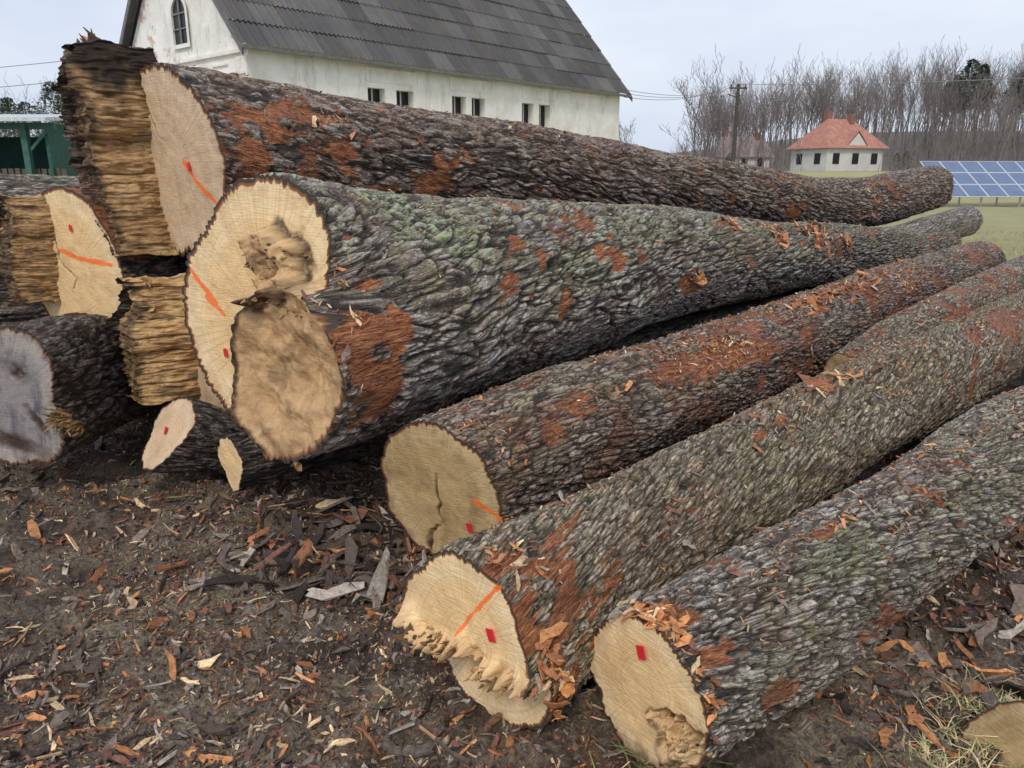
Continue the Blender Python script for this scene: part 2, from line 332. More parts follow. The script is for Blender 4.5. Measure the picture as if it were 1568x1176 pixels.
def slab(L,u0,Len,vt,vb,seed,mat=M_torn,darktop=False,name='felling_notch_slab'):
    r=L['r'][0];c=L['C'][0,:3];T,R,U=L['T'][0],L['R'][0],L['U'][0]
    nv,ns=280,44
    v=np.linspace(-vb*r,vt*r,nv)
    pp_=v/.085+2.8*fbm(v*7,0.,0,seed,2);step=np.floor(pp_);fr=pp_-step;blk=_h(step,step*0,step*0,seed);gs=_h(step,step*0,step*0,seed+40)
    groove=1-(1-ss(.0,.10,fr)*ss(1.,.90,fr))*(.15+.85*gs**2)
    Lv=Len*(.88+.12*blk+.10*(fbm(v*55,0.,0,seed+1,2)-.5)+.35*(fbm(v*5,0.,0,seed+7)-.5))
    if darktop: Lv=Lv*(1+.15*ss(.3,1.,v/r))
    back=-np.sqrt(np.maximum(r*r-v*v,0))
    wall=u0*r+(blk-.5)*.025+(groove-1)*.016+.14*(fbm(v*3,0.,0,seed+2)-.5)
    back=np.minimum(back,wall-.10-.08*fbm(v*8,0.,0,seed+4))
    k=np.linspace(-.25,1,ns)[None]
    V=v[:,None]+0*k+.035*(fbm(v[:,None]*5,k*2.5,0,seed+12)-.5)*(1+np.maximum(k,0))
    dep=np.where(k<0,k*.4,k*Lv[:,None])
    W=wall[:,None]+(fbm(V*70,dep*12,0,seed+3,4)-.5)*.035+(fbm(V*9,dep*7,0,seed+13)-.5)*.08-.07*np.maximum(k,0)**2*(.3+fbm(V*10,dep*3,0,seed+33,2))
    B=back[:,None]+(fbm(V*30,dep*12,0,seed+5)-.5)*.05-.05*np.maximum(k,0)
    def P(u_,v_,d_): return c+R*u_[...,None]+U*v_[...,None]-T*d_[...,None]+T*(L['kR']*u_+L['kU']*v_)[...,None]
    g1=P(W,V,dep);g2=P(B,V,dep)
    q=np.linspace(0,1,14)[None]
    Ue=W[:,-1:]*(1-q)+B[:,-1:]*q;Ve=V[:,-1:]+0*q;De=dep[:,-1:]+(fbm(Ue*40,Ve*40,0,seed+6)-.5)*.09*np.sin(np.pi*q)-.07*q
    g3=P(Ue,Ve,De)
    def strip(i):
        Uc=W[i][:,None]*(1-q)+B[i][:,None]*q;Vc=V[i][:,None]+.05*(fbm(Uc*30,dep[i][:,None]*20+0*Uc,0,seed+15)-.4)*np.sin(np.pi*q);return P(Uc,Vc,dep[i][:,None]+0*Uc),np.stack([Uc,0*Uc,dep[i][:,None]+0*Uc],-1)
    g4,a4=strip(-1);g5,a5=strip(0)
    co=[x.reshape(-1,3) for x in (g1,g2,g3,g4,g5)]
    F=[];mi=[];off=0
    for gg,m in ((g1,0),(g2,1),(g3,0),(g4,0),(g5,0)):
        f=gridf(gg.shape[0],gg.shape[1],off);F.append(f);mi.append(np.full(len(f),m));off+=gg.shape[0]*gg.shape[1]
    gc=[np.stack([W,V,dep],-1).reshape(-1,3),np.stack([V,0*V,dep],-1).reshape(-1,3),np.stack([Ue,Ve,De],-1).reshape(-1,3),a4.reshape(-1,3),a5.reshape(-1,3)]
    n=sum(len(x) for x in co);allc=np.vstack(co)
    vv=(allc-c)@U/r
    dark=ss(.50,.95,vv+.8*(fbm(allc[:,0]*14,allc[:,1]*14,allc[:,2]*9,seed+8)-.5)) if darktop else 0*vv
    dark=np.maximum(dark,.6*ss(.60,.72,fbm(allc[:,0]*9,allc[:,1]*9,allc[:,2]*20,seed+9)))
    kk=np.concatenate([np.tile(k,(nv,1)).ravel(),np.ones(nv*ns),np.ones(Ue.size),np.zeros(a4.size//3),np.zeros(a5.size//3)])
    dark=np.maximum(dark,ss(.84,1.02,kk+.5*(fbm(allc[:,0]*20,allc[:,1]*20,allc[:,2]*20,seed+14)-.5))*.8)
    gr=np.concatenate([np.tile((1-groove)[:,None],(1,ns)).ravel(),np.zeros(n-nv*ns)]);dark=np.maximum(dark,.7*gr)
    z=np.full(n,0.)
    hh=fbm(allc[:,0]*30,allc[:,1]*30,allc[:,2]*12,seed+10)
    mk(name,allc,np.vstack(F),[mat,L['mb']],np.concatenate(mi),{'gco':np.vstack(gc),'dark':dark,'h':np.clip(hh,0,1),'peel':z,'moss':z,'pale':z},True,L['E'])
def splinters(L,segs,n,length,w,seed,mat=M_torn,name='splinters',spread=.25,out=0.,up=0.,dark=.6):
    rg=np.random.default_rng(seed);r=L['r'][0];c=L['C'][0,:3];T,R,U=L['T'][0],L['R'][0],L['U'][0]
    co=[];F=[];gc=[]
    for i in range(n):
        s=segs[rg.integers(len(segs))];t=rg.random()
        a=(s[0]*(1-t)+s[2]*t)*r+rg.normal()*.012;b=(s[1]*(1-t)+s[3]*t)*r+rg.normal()*.012
        o=out
        if L['capfn']: o+=float(L['capfn'](np.array([a/r]),np.array([b/r]))[0][0])
        base=c+R*a+U*b+T*(L['kR']*a+L['kU']*b+.03-o)
        d=-T+R*rg.normal()*spread+U*(rg.normal()*spread+up);d/=np.linalg.norm(d)
        l=length*(.35+.65*rg.random());x=np.cross(d,rg.normal(size=3));x/=np.linalg.norm(x);y=np.cross(d,x)
        w1=w*(.4+rg.random());w2=w1*(.3+.5*rg.random())
        ring=[]
        for k,sc in ((0,1),(.5,.85),(1,.18)):
            jj=(x*rg.normal()+y*rg.normal())*w1*.25
            for (p,q) in ((1,1),(-1,1),(-1,-1),(1,-1)):
                ring.append(base+d*l*k+jj+(x*w1*p+y*w2*q)*sc*.5);gc.append((i*.37+p*.01,q*.01,l*k))
        o_=len(co);co+=ring
        for lv in (0,4):
            for j in range(4): F.append((o_+lv+j,o_+lv+(j+1)%4,o_+lv+4+(j+1)%4,o_+lv+4+j))
        F.append((o_+8,o_+9,o_+10,o_+11))
    co=np.array(co);dk=np.random.default_rng(seed).random(len(co)//12).repeat(12)
    mk(name,co,np.array(F),[mat],None,{'gco':np.array(gc),'dark':np.where(dk>1-dark*.5,.75,0.)},False,L['E'])
gn=lambda x,m,s: np.exp(-((x-m)/s)**2)
# --- A : long upper log
A=build_log('A','felled_oak_log',[(-1.85,4.37,1.655,.505),(-.99,5.21,1.65,.405),(.08,6.23,1.60,.365),(1.76,7.81,1.435,.325),(4.21,10.12,1.20,.335),(6.5,12.38,1.366,.34)],
  M_barkA,M_woodA,nth=400,depth=.032,seed=10,cell=(.052,.27),shear=.12,peel=.33,blobs=[(.35,25,.25,.13,1),(.6,38,.2,.07,1),(.75,10,.22,.07,1),(1.45,-22,.19,.10,1),(1.1,-25,.15,.06,.9),(.18,-10,.12,.28,1),(6.5,-22,.2,.10,1),(8.6,-15,.14,.1,1),(.5,-35,.3,.08,1)],
  moss=.2,kR=.10,kU=-.10,flare=.04,paint=[(.28,.0,.42,-.18,.022),(.42,-.18,.75,-.42,.018)],tags=[(.38,-.05)],cracks=[(-.3,.6,-.1,.2,.010)],lump=.08,knots=[(3.6,40,.12,.03),(8.5,-10,.14,.05)])
slab(A,-.34,.28,1.16,1.0,101,darktop=True)
splinters(A,[(-1.0,1.0,-.45,1.12)],60,.12,.05,102,spread=.8,up=1.6,out=.16,dark=1.7)
# --- B : big mossy log with fused double butt
def capB(u,v):
    d=np.hypot((u-.47)/.64,(v+.38)/.70)+(fbm(u*4,v*4,0,3,4)-.5)*.34
    m=ss(1.03,.95,d);o=.14*m-.11*m*np.clip(1-d,0,1)+m*.07*(fbm(u*5,v*5,0,25,4)-.5)
    dk=ss(.84,.92,d)*ss(1.10,1.0,d)*ss(.45,.05,u-.25)
    d2=np.hypot((u-.20)/.25,(v-.42)/.27)+(fbm(u*7,v*7,0,8,4)-.5)*.8
    m2=ss(1.05,.75,d2);o=o+m2*(.10+.10*(fbm(u*16,v*9,0,9,4)-.5))-.07*ss(.6,.1,d2);dk=np.maximum(dk,gn(d2,1.02,.10)*.95)
    dk=np.maximum(dk,.5*m2*ss(.56,.66,fbm(u*9,v*9,0,19,4)))
    dk=np.maximum(dk,.5*ss(.62,.72,fbm(u*5,v*5,0,15,4))*m)
    return o,np.clip(dk,0,1),np.maximum(.9*m,.75*m2)
B=build_log('B','felled_oak_log',[(-1.074,3.354,.974,.585),(-.711,3.717,.939,.545),(-.298,4.176,.947,.51),(.356,4.899,.937,.475),(1.02,5.63,.953,.405),(2.07,6.745,.863,.345),(3.18,7.97,.802,.30),(6.09,11.13,.579,.27)],
  M_barkB,M_woodB,nth=500,depth=.028,seed=30,cell=(.040,.23),shear=-.12,peel=.32,moss=.75,pale=.5,
  blobs=[(.10,-5,.08,.28,1),(.28,2,.10,.08,1),(.2,-32,.10,.12,1),(1.5,14,.12,.10,.8),(2.9,-8,.12,.08,1),(3.05,-20,.12,.07,1),(3.7,48,.16,.08,1),(3.9,10,.07,.16,.7),(4.5,40,.12,.10,1),(5.3,30,.22,.13,1),(5.9,10,.25,.12,1),(7,40,.3,.1,1)],
  mossb=[(.5,66,.35,.25,1,1),(.8,48,.4,.2,.9,.9),(1.7,20,.5,.13,.9,1),(2.4,44,.7,.17,.8,.6),(3.9,50,.9,.2,1,.3),(4.9,20,.8,.2,1,.2)],
  shape=lambda t,s:1-.30*gn(t,24,18)*np.exp(-s/.28)+.10*gn(t,-32,30)*np.exp(-s/.4)+.05*gn(t,-90,30)*np.exp(-s/.3),
  capfn=capB,kR=.20,kU=-.03,capn=130,paint=[(-.9,.30,-.6,.06,.016),(-.72,.1,-.5,-.02,.016)],tags=[(-.5,-.32)],lump=.09,knots=[(1.35,22,.09,.035),(3.72,45,.12,.05),(4.4,38,.12,.045),(5.4,40,.15,.06),(2.1,-15,.1,.03)])
splinters(B,[(.0,.2,.4,.2),(.1,.6,.42,.5),(-.0,.3,.05,.5),(.3,.15,.7,.1),(.1,.3,.3,.5)],170,.05,.018,31,spread=.45,dark=.6,mat=M_tornY)
splinters(B,[(-.1,-.7,.5,-1.0),(-.15,-.1,-.15,-.7)],90,.035,.02,32,spread=.5,dark=1.1)
# --- D
D=build_log('D','felled_oak_log',[(-.306,3.003,.305,.325),(.208,3.53,.372,.32),(.777,4.096,.400,.305),(1.867,5.206,.469,.285),(3.107,6.455,.562,.275),(5.08,8.445,.636,.26)],
  M_barkD,M_woodD,nth=360,depth=.016,seed=50,cell=(.030,.12),shear=.1,peel=.41,peeltop=1.,blobs=[(.7,50,.13,.06,1),(1.9,45,.18,.10,1),(2.3,25,.15,.06,1),(3.2,60,.18,.09,1),(4.,60,.25,.1,1)],
  moss=.5,kR=.22,cracks=[(-.02,-.45,.03,.25,.012),(-.25,-.75,-.05,-.45,.016),(-.3,-.95,-.2,-.7,.02)],paint=[(.55,.02,.98,-.18,.014)],tags=[(.45,-.38)],lump=.08,knots=[(1.2,70,.07,.03),(3.4,50,.1,.04)])
# --- E
def capE(u,v):
    b=v+.12+.34*(fbm(u*3.5,3.,0,4,5)-.5)
    m=ss(.03,-.03,b);o=-.10*m
    band=gn(b,.05,.11);o=o+band*(.03+.13*(fbm(u*14,v*6,0,6,4)-.5))
    return o,np.clip(.7*gn(b,-.04,.05),0,1),.7*gn(b,.04,.10)
Elog=build_log('E','felled_oak_log',[(-.14,1.97,.275,.30),(.256,2.354,.312,.265),(.83,2.884,.356,.26),(1.683,3.679,.418,.26),(3.775,5.606,.491,.255),(5.2,6.95,.53,.25)],
  M_barkE,M_woodB,nth=360,depth=.012,seed=70,cell=(.023,.11),shear=-.25,peel=.38,peeltop=1.2,blobs=[(.14,60,.12,.10,1),(.22,25,.1,.08,.9),(.06,-15,.08,.2,1),(1.55,70,.14,.04,1),(2.2,75,.16,.04,1)],
  moss=.65,capfn=capE,kR=.05,kU=.12,capn=110,paint=[(.05,.3,.5,.86,.010),(.5,.86,.85,.72,.009),(-.1,.05,.05,.3,.008)],tags=[(.38,.28)],lump=.13,knots=[(.9,60,.06,.025),(2.3,45,.08,.03)])
splinters(Elog,[(-.95,-.10,.9,-.16),(-.5,-.02,.6,-.22)],320,.05,.014,71,mat=M_tornY,spread=.32)
splinters(Elog,[(-.95,-.1,-.6,-.12)],6,.12,.03,72,mat=M_tornY,spread=.25)
# --- F
def capF(u,v):
    d=np.hypot((u-.62)/.46,(v+.45)/.5)+(fbm(u*4,v*4,0,13,4)-.5)*.8
    m=ss(1.05,.8,d);return m*(-.04+.18*(fbm(u*9,v*5,0,14,5)-.45)),np.clip(gn(d,1.,.07)*.7+.95*ss(-.6,-.95,v+.5*(fbm(u*4,v*4,0,17)-.5)),0,1),m*.5
Flog=build_log('F','felled_oak_log',[(.362,1.833,.228,.222),(.885,2.239,.238,.245),(1.277,2.554,.252,.243),(1.811,2.977,.280,.243),(2.449,3.51,.331,.24),(4.0,4.8,.38,.24)],
  M_barkF,M_woodB,nth=360,depth=.014,seed=90,cell=(.025,.11),shear=.2,peel=.37,peeltop=.8,blobs=[(.08,95,.10,.08,1),(.1,40,.08,.07,1),(.3,-5,.08,.05,.8),(.8,85,.15,.04,1)],
  moss=.55,pale=.45,mossb=[(.85,60,.35,.13,.9,.6),(1.6,50,.3,.1,.9,.5)],capfn=capF,kU=.05,paint=[],tags=[(-.05,.5)],lump=.12,knots=[(.55,35,.06,.025),(1.4,30,.07,.03)])
splinters(Flog,[(.2,-.3,.8,-.1),(.3,-.6,.8,-.4)],140,.04,.013,91,mat=M_tornY,spread=.4)
G=build_log('G','felled_oak_log',[(2.0,4.5,.40,.16),(2.86,5.395,.46,.21),(4.97,7.5,.586,.24),(6.6,9.1,.62,.24)],M_barkE,M_woodD,nth=220,depth=.010,seed=110,cell=(.024,.09),peel=.40,peeltop=1,moss=.2,step=.004,capn=30,kR=-.5)
# --- left group
H=build_log('H','felled_oak_log',[(-2.62,4.65,1.04,.49),(-1.5,5.8,1.0,.45),(4,11.2,.75,.34)],M_barkK,M_woodB,nth=260,depth=.02,seed=130,peel=.37,blobs=[(.1,60,.18,.18,1),(.12,20,.14,.25,1)],kR=.24,kU=-.06,step=.004,lump=.09,
   paint=[(-.2,.22,.1,.14,.02),(.1,.14,.75,.10,.018)],tags=[(.1,.5)],cracks=[(-.28,.5,-.3,.1,.014),(-.3,.1,.0,-.12,.012),(0,-.12,-.12,-.3,.01)])
slab(H,-.42,.20,.85,.45,141,mat=M_torn)
splinters(H,[(-.9,.4,-.5,.8),(-.95,-.3,-.6,.3)],40,.07,.03,142,spread=.6,out=.14,dark=1.)
I=build_log('I','felled_oak_log',[(-2.53,3.72,.50,.36),(-2.5,5.2,.42,.34),(-2.4,8,.42,.3)],M_barkK,M_woodG,nth=240,depth=.02,seed=150,peel=.2,step=.004,lump=.14,kR=-.22,capn=60,cracks=[(.1,.5,.3,.3,.05),(.2,.45,.3,.3,.06),(.3,-.1,.6,-.5,.03),(-.5,-.5,.5,-.75,.06)],shape=lambda t,s:1-.18*gn(t,10,25)*np.exp(-s/.3)-.12*gn(t,130,25)*np.exp(-s/.3))
J=build_log('J','felled_oak_log',[(-1.72,4.17,.563,.47),(-.6,5.2,.55,.44),(3.6,9.4,.42,.33)],M_barkK,M_woodA,nth=260,depth=.02,seed=170,peel=.2,kR=.05,step=.005,capn=60)
slab(J,-.10,.32,1.02,.38,181,mat=M_tornY)
splinters(J,[(-.7,.9,-.15,1.0),(-.3,.2,-.2,.9)],60,.06,.022,182,mat=M_tornY,spread=.5,out=.22,up=.3)
K1=build_log('K1','felled_oak_log',[(-5.5,5.4,1.22,.38),(-3.4,7.6,1.2,.36),(0.5,12,1.1,.3)],M_barkB,M_woodD,nth=180,depth=.02,seed=190,moss=.8,pale=.6,step=.006,capn=20)
K2=build_log('K2','felled_oak_log',[(-4.6,4.9,.72,.36),(-2.9,6.8,.7,.36),(1.5,11.6,.6,.3)],M_barkB,M_woodD,nth=180,depth=.02,seed=210,moss=.8,pale=.6,step=.006,capn=20)
K3=build_log('K3','felled_oak_log',[(-5.3,6.2,.38,.36),(-3.3,8.2,.38,.36),(1.5,13,.35,.3)],M_barkK,M_woodD,nth=120,depth=.02,seed=211,step=.01,capn=20)
L1=build_log('L1','oak_log_offcut',[(-1.80,3.80,.29,.21),(-1.5,4.0,.15,.17)],M_barkK,M_woodA,nth=140,depth=.01,seed=230,step=.006,capn=40,kU=.3,kR=.3,tags=[(0,.1)],shape=lambda t,s:1-.5*gn(t,200,50)-.25*gn(t,-20,40))
M1=build_log('M1','felled_oak_log',[(-1.36,3.50,.23,.15),(.3,5.2,.26,.2),(3.8,8.4,.26,.2)],M_barkK,M_woodB,nth=140,depth=.012,seed=240,step=.006,capn=40,shape=lambda t,s:1-.45*gn(t,215,40)*np.exp(-s/.4)-.3*gn(t,-30,35)*np.exp(-s/.4))
M2=build_log('M2','felled_oak_log',[(.0,5.2,.28,.26),(2.2,7.4,.30,.26),(6.3,11.5,.36,.26)],M_barkK,M_woodD,nth=120,depth=.012,seed=250,step=.012,capn=20)
M3=build_log('M3','felled_oak_log',[(3.6,8.6,.60,.20),(5.2,10.2,.80,.20),(7.2,12.5,.86,.23)],M_barkF,M_woodD,nth=160,depth=.012,seed=251,step=.008,capn=20,moss=.3)
M4=build_log('M4','felled_oak_log',[(.2,6.6,.85,.34),(3.2,9.6,.60,.3),(7,13.2,.4,.3)],M_barkK,M_woodD,nth=120,depth=.012,seed=252,step=.012,capn=20)
O1=build_log('O1','oak_log_offcut',[(1.40,1.76,.06,.15),(1.78,1.64,.07,.14)],M_barkF,M_woodD,nth=140,depth=.008,seed=260,step=.006,capn=40,kR=.7,kU=.5)
splinters(I,[(.75,-.15,1.1,-.35)],60,.15,.016,261,mat=M_tornY,spread=.3)
# ------------------------------------------------------------ GROUND
def terr(x,y):
    r=np.hypot(x,y)
    z=.09*(fbm(x*.9,y*.9,0,300,2)-.5)+.13*(fbm(x*3.5,y*3.5,0,301,3)-.5)*ss(16,6,r)+.10*(fbm(x*12,y*12,0,302,4)-.5)*ss(14,6,r)
    z=z-.025
    z=z+1.75*ss(48,92,y+.0*x)+6.5*ss(104,170,y+.15*x)*ss(22,75,x)+1.5*ss(90,200,y)
    return z
n1,n2=860,800
ux=np.linspace(-1,1,n1);X=.7*np.sinh(7.6*ux)/1.0;X=X*(700/X.max())*.9+0.3
uy=np.linspace(-.42,1,n2);Y=.55*np.sinh(7.9*uy);Y=Y+2.2
XX,YY=np.meshgrid(X,Y);ZZ=terr(XX,YY)
m,nt,b=newmat('soil_and_grass',.55,.5);P=pos(nt)
sp=N(nt,'ShaderNodeSeparateXYZ',{0:P});
hi=noise(nt,P,55,4,.8)
c=ramp(nt,noise(nt,P,7,6,.8),[(.34,(.028,.020,.016)),(.46,(.105,.073,.055)),(.57,(.215,.155,.115)),(.70,(.36,.29,.22))])
c=mixc(nt,ramp(nt,noise(nt,P,1.3,4,.6),[(.45,0),(.58,.85)]),c,mixc(nt,hi,(.09,.062,.042),(.62,.51,.34)))
c=mixc(nt,ramp(nt,noise(nt,P,3.,5,.7),[(.54,0),(.66,.6)]),c,mixc(nt,hi,(.05,.02,.012),(.46,.20,.09)))
c=mixc(nt,ramp(nt,noise(nt,P,2.2,4,.7,.5),[(.60,0),(.70,.5)]),c,(.19,.19,.07))
c=mixc(nt,1.,c,ramp(nt,hi,[(.3,.35),(.5,1.),(.7,1.7)]),'MULTIPLY')
grass=mixc(nt,noise(nt,P,.6,6,.7),(.24,.23,.07),(.56,.50,.20))
dist=mth(nt,'ADD',mth(nt,'MULTIPLY',sp.outputs[0],.45),sp.outputs[1])
fac=ramp(nt,mth(nt,'MULTIPLY',mth(nt,'ADD',dist,mth(nt,'MULTIPLY',noise(nt,P,1.,4),3.)),.05),[(.58,0),(.68,1)])
c=mixc(nt,fac,c,grass)
far=ramp(nt,mth(nt,'MULTIPLY',mth(nt,'ADD',sp.outputs[1],mth(nt,'MULTIPLY',sp.outputs[0],.15)),.005),[(.46,0),(.50,1)])
c=mixc(nt,far,c,mixc(nt,noise(nt,P,.3,4,.7),(.10,.08,.065),(.20,.16,.12)))
setc(nt,b,c)
bump(nt,b,mth(nt,'ADD',noise(nt,P,30,6,.75),mth(nt,'MULTIPLY',hi,.7)),1.,.045)
mk('ground',np.stack([XX,YY,ZZ],-1),gridf(n2,n1),[m])
# ------------------------------------------------------------ debris
def chips(name,c,nrm,l,w,t,col,seed,tilt=.3):
    rg=np.random.default_rng(seed);n=len(c)
    nr=nrm+rg.normal(size=(n,3))*tilt;nr/=np.linalg.norm(nr,axis=1)[:,None]
    a=rg.normal(size=(n,3));a-=nr*(a*nr).sum(1)[:,None];a/=np.linalg.norm(a,axis=1)[:,None];b_=np.cross(nr,a)
    vs=[];bend=rg.normal(size=n)*.18
    for k,lx in enumerate((-.5,-.12,.25,.5)):
        wsc=(.15+.7*rg.random(n),.6+.5*rg.random(n),.5+.6*rg.random(n),.1+.6*rg.random(n))[k]
        off=(rg.random(n)-.5)*w*.6;up=bend*l*(lx*2)**2*.5
        for sy,sz in ((-1,0),(1,0),(1,1),(-1,1)):
            lj=lx*l*(1+.18*rg.normal(size=n))
            vs.append(c+a*lj[:,None]+b_*(sy*.5*w*wsc+off)[:,None]+nr*(up+sz*t)[:,None])
    V=np.stack(vs,1).reshape(-1,3)
    q=[]
    for k in range(3):
        for j in range(4): q.append((k*4+j,k*4+(j+1)%4,k*4+4+(j+1)%4,k*4+4+j))
    q+=[(3,2,1,0),(12,13,14,15)]
    F=(np.array(q)[None]+(np.arange(n)*16)[:,None,None]).reshape(-1,4)
    cc=np.concatenate([col,np.ones((n,1))],1).repeat(16,0)
    return mk(name,V,F,[M_chip],None,{'col':cc},False)
pal=np.array([(.10,.07,.055),(.05,.036,.03),(.20,.15,.12),(.34,.29,.24),(.36,.145,.06),(.55,.24,.09),(.19,.085,.055),(.68,.49,.28),(.15,.12,.10)])
def pick(n,p,rg): 
    c=pal[rg.choice(len(pal),n,p=np.array(p)/sum(p))];return np.clip(c*(.65+.7*rg.random((n,1))),0,1)
def gpts(n,x0,x1,y0,y1,rg):
    x=rg.uniform(x0,x1,n);y=y0+(y1-y0)*rg.random(n)**1.4;return x,y
def scat(name,n,lm,ls,asp,p,seed,box=(-3.4,3.6,1.3,6.),tilt=.35,lift=.004,dens=True):
    rg=np.random.default_rng(seed);x,y=gpts(int(n*1.4),*box,rg)
    k=fbm(x*1.5,y*1.5,0,seed,3)+.35*rg.random(len(x));o=np.argsort(-k)[:n] if dens else np.arange(n)
    x,y=x[o],y[o];z=terr(x,y)+lift
    l=np.clip(rg.lognormal(math.log(lm),ls,n),.006,.22);w=l*rg.uniform(asp[0],asp[1],n)
    return chips(name,np.stack([x,y,z],1),np.tile([0,0,1.],(n,1)),l,w,np.minimum(.15*w+.002,.012),pick(n,p,rg),seed+1,tilt)
scat('bark_mulch',64000,.016,.5,(.2,.7),(5,3,4,3,2.,.9,4,1.5,3),401,tilt=.8,lift=.002)
scat('bark_debris',8500,.036,.5,(.12,.45),(4,3,3,2,2,1.1,4,1.,2),403,tilt=.6,dens=True)
scat('bark_shards',420,.07,.35,(.2,.5),(2,2,1,.8,3,2.4,4,.8,1),405,tilt=.45,dens=False,lift=.012)
scat('wood_splinter_debris',1500,.04,.5,(.08,.2),(0,0,1,2,1,1,0,4,0),407,tilt=.25,dens=False,lift=.01)
scat('coarse_bark_debris',380,.09,.35,(.2,.4),(3,2,3,2,1,.5,3,.3,2),409,box=(1.2,3.4,1.5,3.6),tilt=.45,dens=False,lift=.02)
scat('coarse_bark_debris',160,.12,.3,(.2,.4),(3,4,2,1,1,.5,2,.5,2),411,box=(-1.2,-.2,2.7,3.5),tilt=.7,dens=False,lift=.03)
# broken twigs and branch pieces
rg=np.random.default_rng(31);q=Acc()
for i in range(230):
    if i<60: x,y=rg.uniform(-1.3,-.2),rg.uniform(2.7,3.6)
    elif i<110: x,y=rg.uniform(1.3,3.2),rg.uniform(1.6,3.)
    else: x,y=rg.uniform(-3.2,.5),rg.uniform(1.5,4.)
    a=rg.uniform(0,6.28);l=rg.lognormal(math.log(.11),.45);r_=rg.uniform(.002,.008)*(1+2*l);p=np.array([x,y,float(terr(np.array([x]),np.array([y]))[0])+.01+r_])
    el=rg.normal()*.12
    for s in range(3):
        a+=rg.normal()*.22;e=p+np.array([math.cos(a),math.sin(a),el])*l/3;q.tube(p,e,r_,r_*.8,5,int(rg.random()<.3));p=e;r_*=.8
q.obj('broken_twigs',[plain('twig_bark',(.10,.075,.058),.75,.4,30.),plain('twig_wood',(.42,.27,.14),.7,.35,30.)])
def oncurve(L,n,seed,smin,smax,lm,p,name,th0=25,th1=140,tilt=.45,asp=(.15,.55),lift=.004,mx=.12,clump=True):
    rg=np.random.default_rng(seed);S=L['S'];th=np.degrees(L['th'])
    s=rg.uniform(smin,smax,n*2);t=np.clip(rg.normal((th0+th1)/2,(th1-th0)/4,n*2),th0-20,th1)
    q=(fbm(s*3,t*.03,0,seed,2) if clump else 0)+.25*rg.random(n*2);o=np.argsort(-q)[:n];s,t=s[o],t[o]
    i=np.searchsorted(S,s).clip(0,len(S)-1);j=np.searchsorted(th,t).clip(0,len(th)-1)
    l=np.clip(rg.lognormal(math.log(lm),.5,n),.006,mx);w=l*rg.uniform(asp[0],asp[1],n)
    nn=L['dir'][i,j]+L['U'][i]*.3
    return chips(name,L['P'][i,j]+nn*lift,nn,l,w,np.minimum(w*.12+.001,.006),pick(n,p,rg),seed+1,tilt)
pp=(1,.5,1.5,2,3,2.4,2.4,1.4,.5)
for k,(L,n,sm,lm) in enumerate(((A,450,7,.018),(B,500,7,.017),(D,2600,5.5,.016),(Elog,1400,5,.014),(Flog,1300,4,.014),(G,500,3.5,.018))):
    oncurve(L,n,500+10*k,.05,sm,lm,pp,'bark_flakes')
big=(0,0,.5,.5,4,3,2,1,0)
for k,(L,n,sm) in enumerate(((D,45,5),(Elog,18,4),(Flog,14,3),(A,16,6),(B,12,6))): oncurve(L,n,600+10*k,.05,sm,.042,big,'torn_bark_pieces')
brst=(0,0,.5,.5,4,4,2.5,2,0)
for k,(L,s0,s1,t0,t1,n,lm) in enumerate(((Flog,.0,.07,60,120,80,.042),(Flog,.0,.06,0,50,26,.026),(Elog,.0,.10,-35,20,70,.038),(Elog,.02,.2,50,95,40,.024),
   (B,.0,.08,-15,40,34,.032),(B,3.65,3.8,40,60,16,.06),(B,4.35,4.65,25,60,34,.06),(B,5.1,5.6,15,70,70,.07),(B,5.7,6.3,0,60,50,.07),(B,2.8,3.1,-15,0,14,.05),
   (D,3.,3.5,50,90,110,.04),(D,1.7,2.1,35,70,110,.024),(D,3.6,4.6,50,90,110,.05),(A,.2,.9,15,45,30,.035),(A,8.3,8.8,-20,60,22,.08),(Elog,2.,2.4,70,95,30,.05))):
    oncurve(L,n,800+7*k,s0,s1,lm,brst,'torn_bark_flap',th0=t0,th1=t1,tilt=.6,asp=(.12,.5),lift=.008,mx=.14,clump=False)
# grass blades
def blades(name,cx,cy,cn,rad,hgt,seed,green=.5):
    rg=np.random.default_rng(seed);n=len(cx)*cn
    bx=np.repeat(cx,cn)+rg.normal(size=n)*rad;by=np.repeat(cy,cn)+rg.normal(size=n)*rad;bz=terr(bx,by)-.005
    an=rg.uniform(0,2*np.pi,n);h=hgt*(.3+.8*rg.random(n));ln=rg.uniform(.3,1.8,n)*h
    dx,dy=np.cos(an),np.sin(an);w=.0015+.0015*rg.random(n)
    V=[]
    for (k,ws) in ((0,1),(.5,.8),(1,.1)):
        px=bx+dx*ln*k**1.7;py=by+dy*ln*k**1.7;pz=bz+h*(k-.25*k*k*ln/h)
        V.append(np.stack([px-dy*w*ws,py+dx*w*ws,pz],1));V.append(np.stack([px+dy*w*ws,py-dx*w*ws,pz],1))
    V=np.stack(V,1).reshape(-1,3)
    F=(np.array([(0,1,3,2),(2,3,5,4)])[None]+(np.arange(n)*6)[:,None,None]).reshape(-1,4)
    g=(rg.random(n)<green)[:,None];col=np.where(g,np.array([.17,.23,.06]),np.array([.60,.49,.27]))*(.6+.7*rg.random((n,1)))
    mk(name,V,F,[M_blade],None,{'col':np.concatenate([col,np.ones((n,1))],1).repeat(6,0)},False)
rg=np.random.default_rng(77)
x=rg.uniform(1.1,3.3,190);y=1.6+.66*(x-1.1)+rg.normal(size=190)*.2-.10;blades('dry_grass',x,y,60,.06,.065,701,.25)
x=rg.uniform(-3.2,.2,170);y=rg.uniform(1.7,4.2,170);blades('grass_tufts',x,y,20,.08,.022,702,.35)
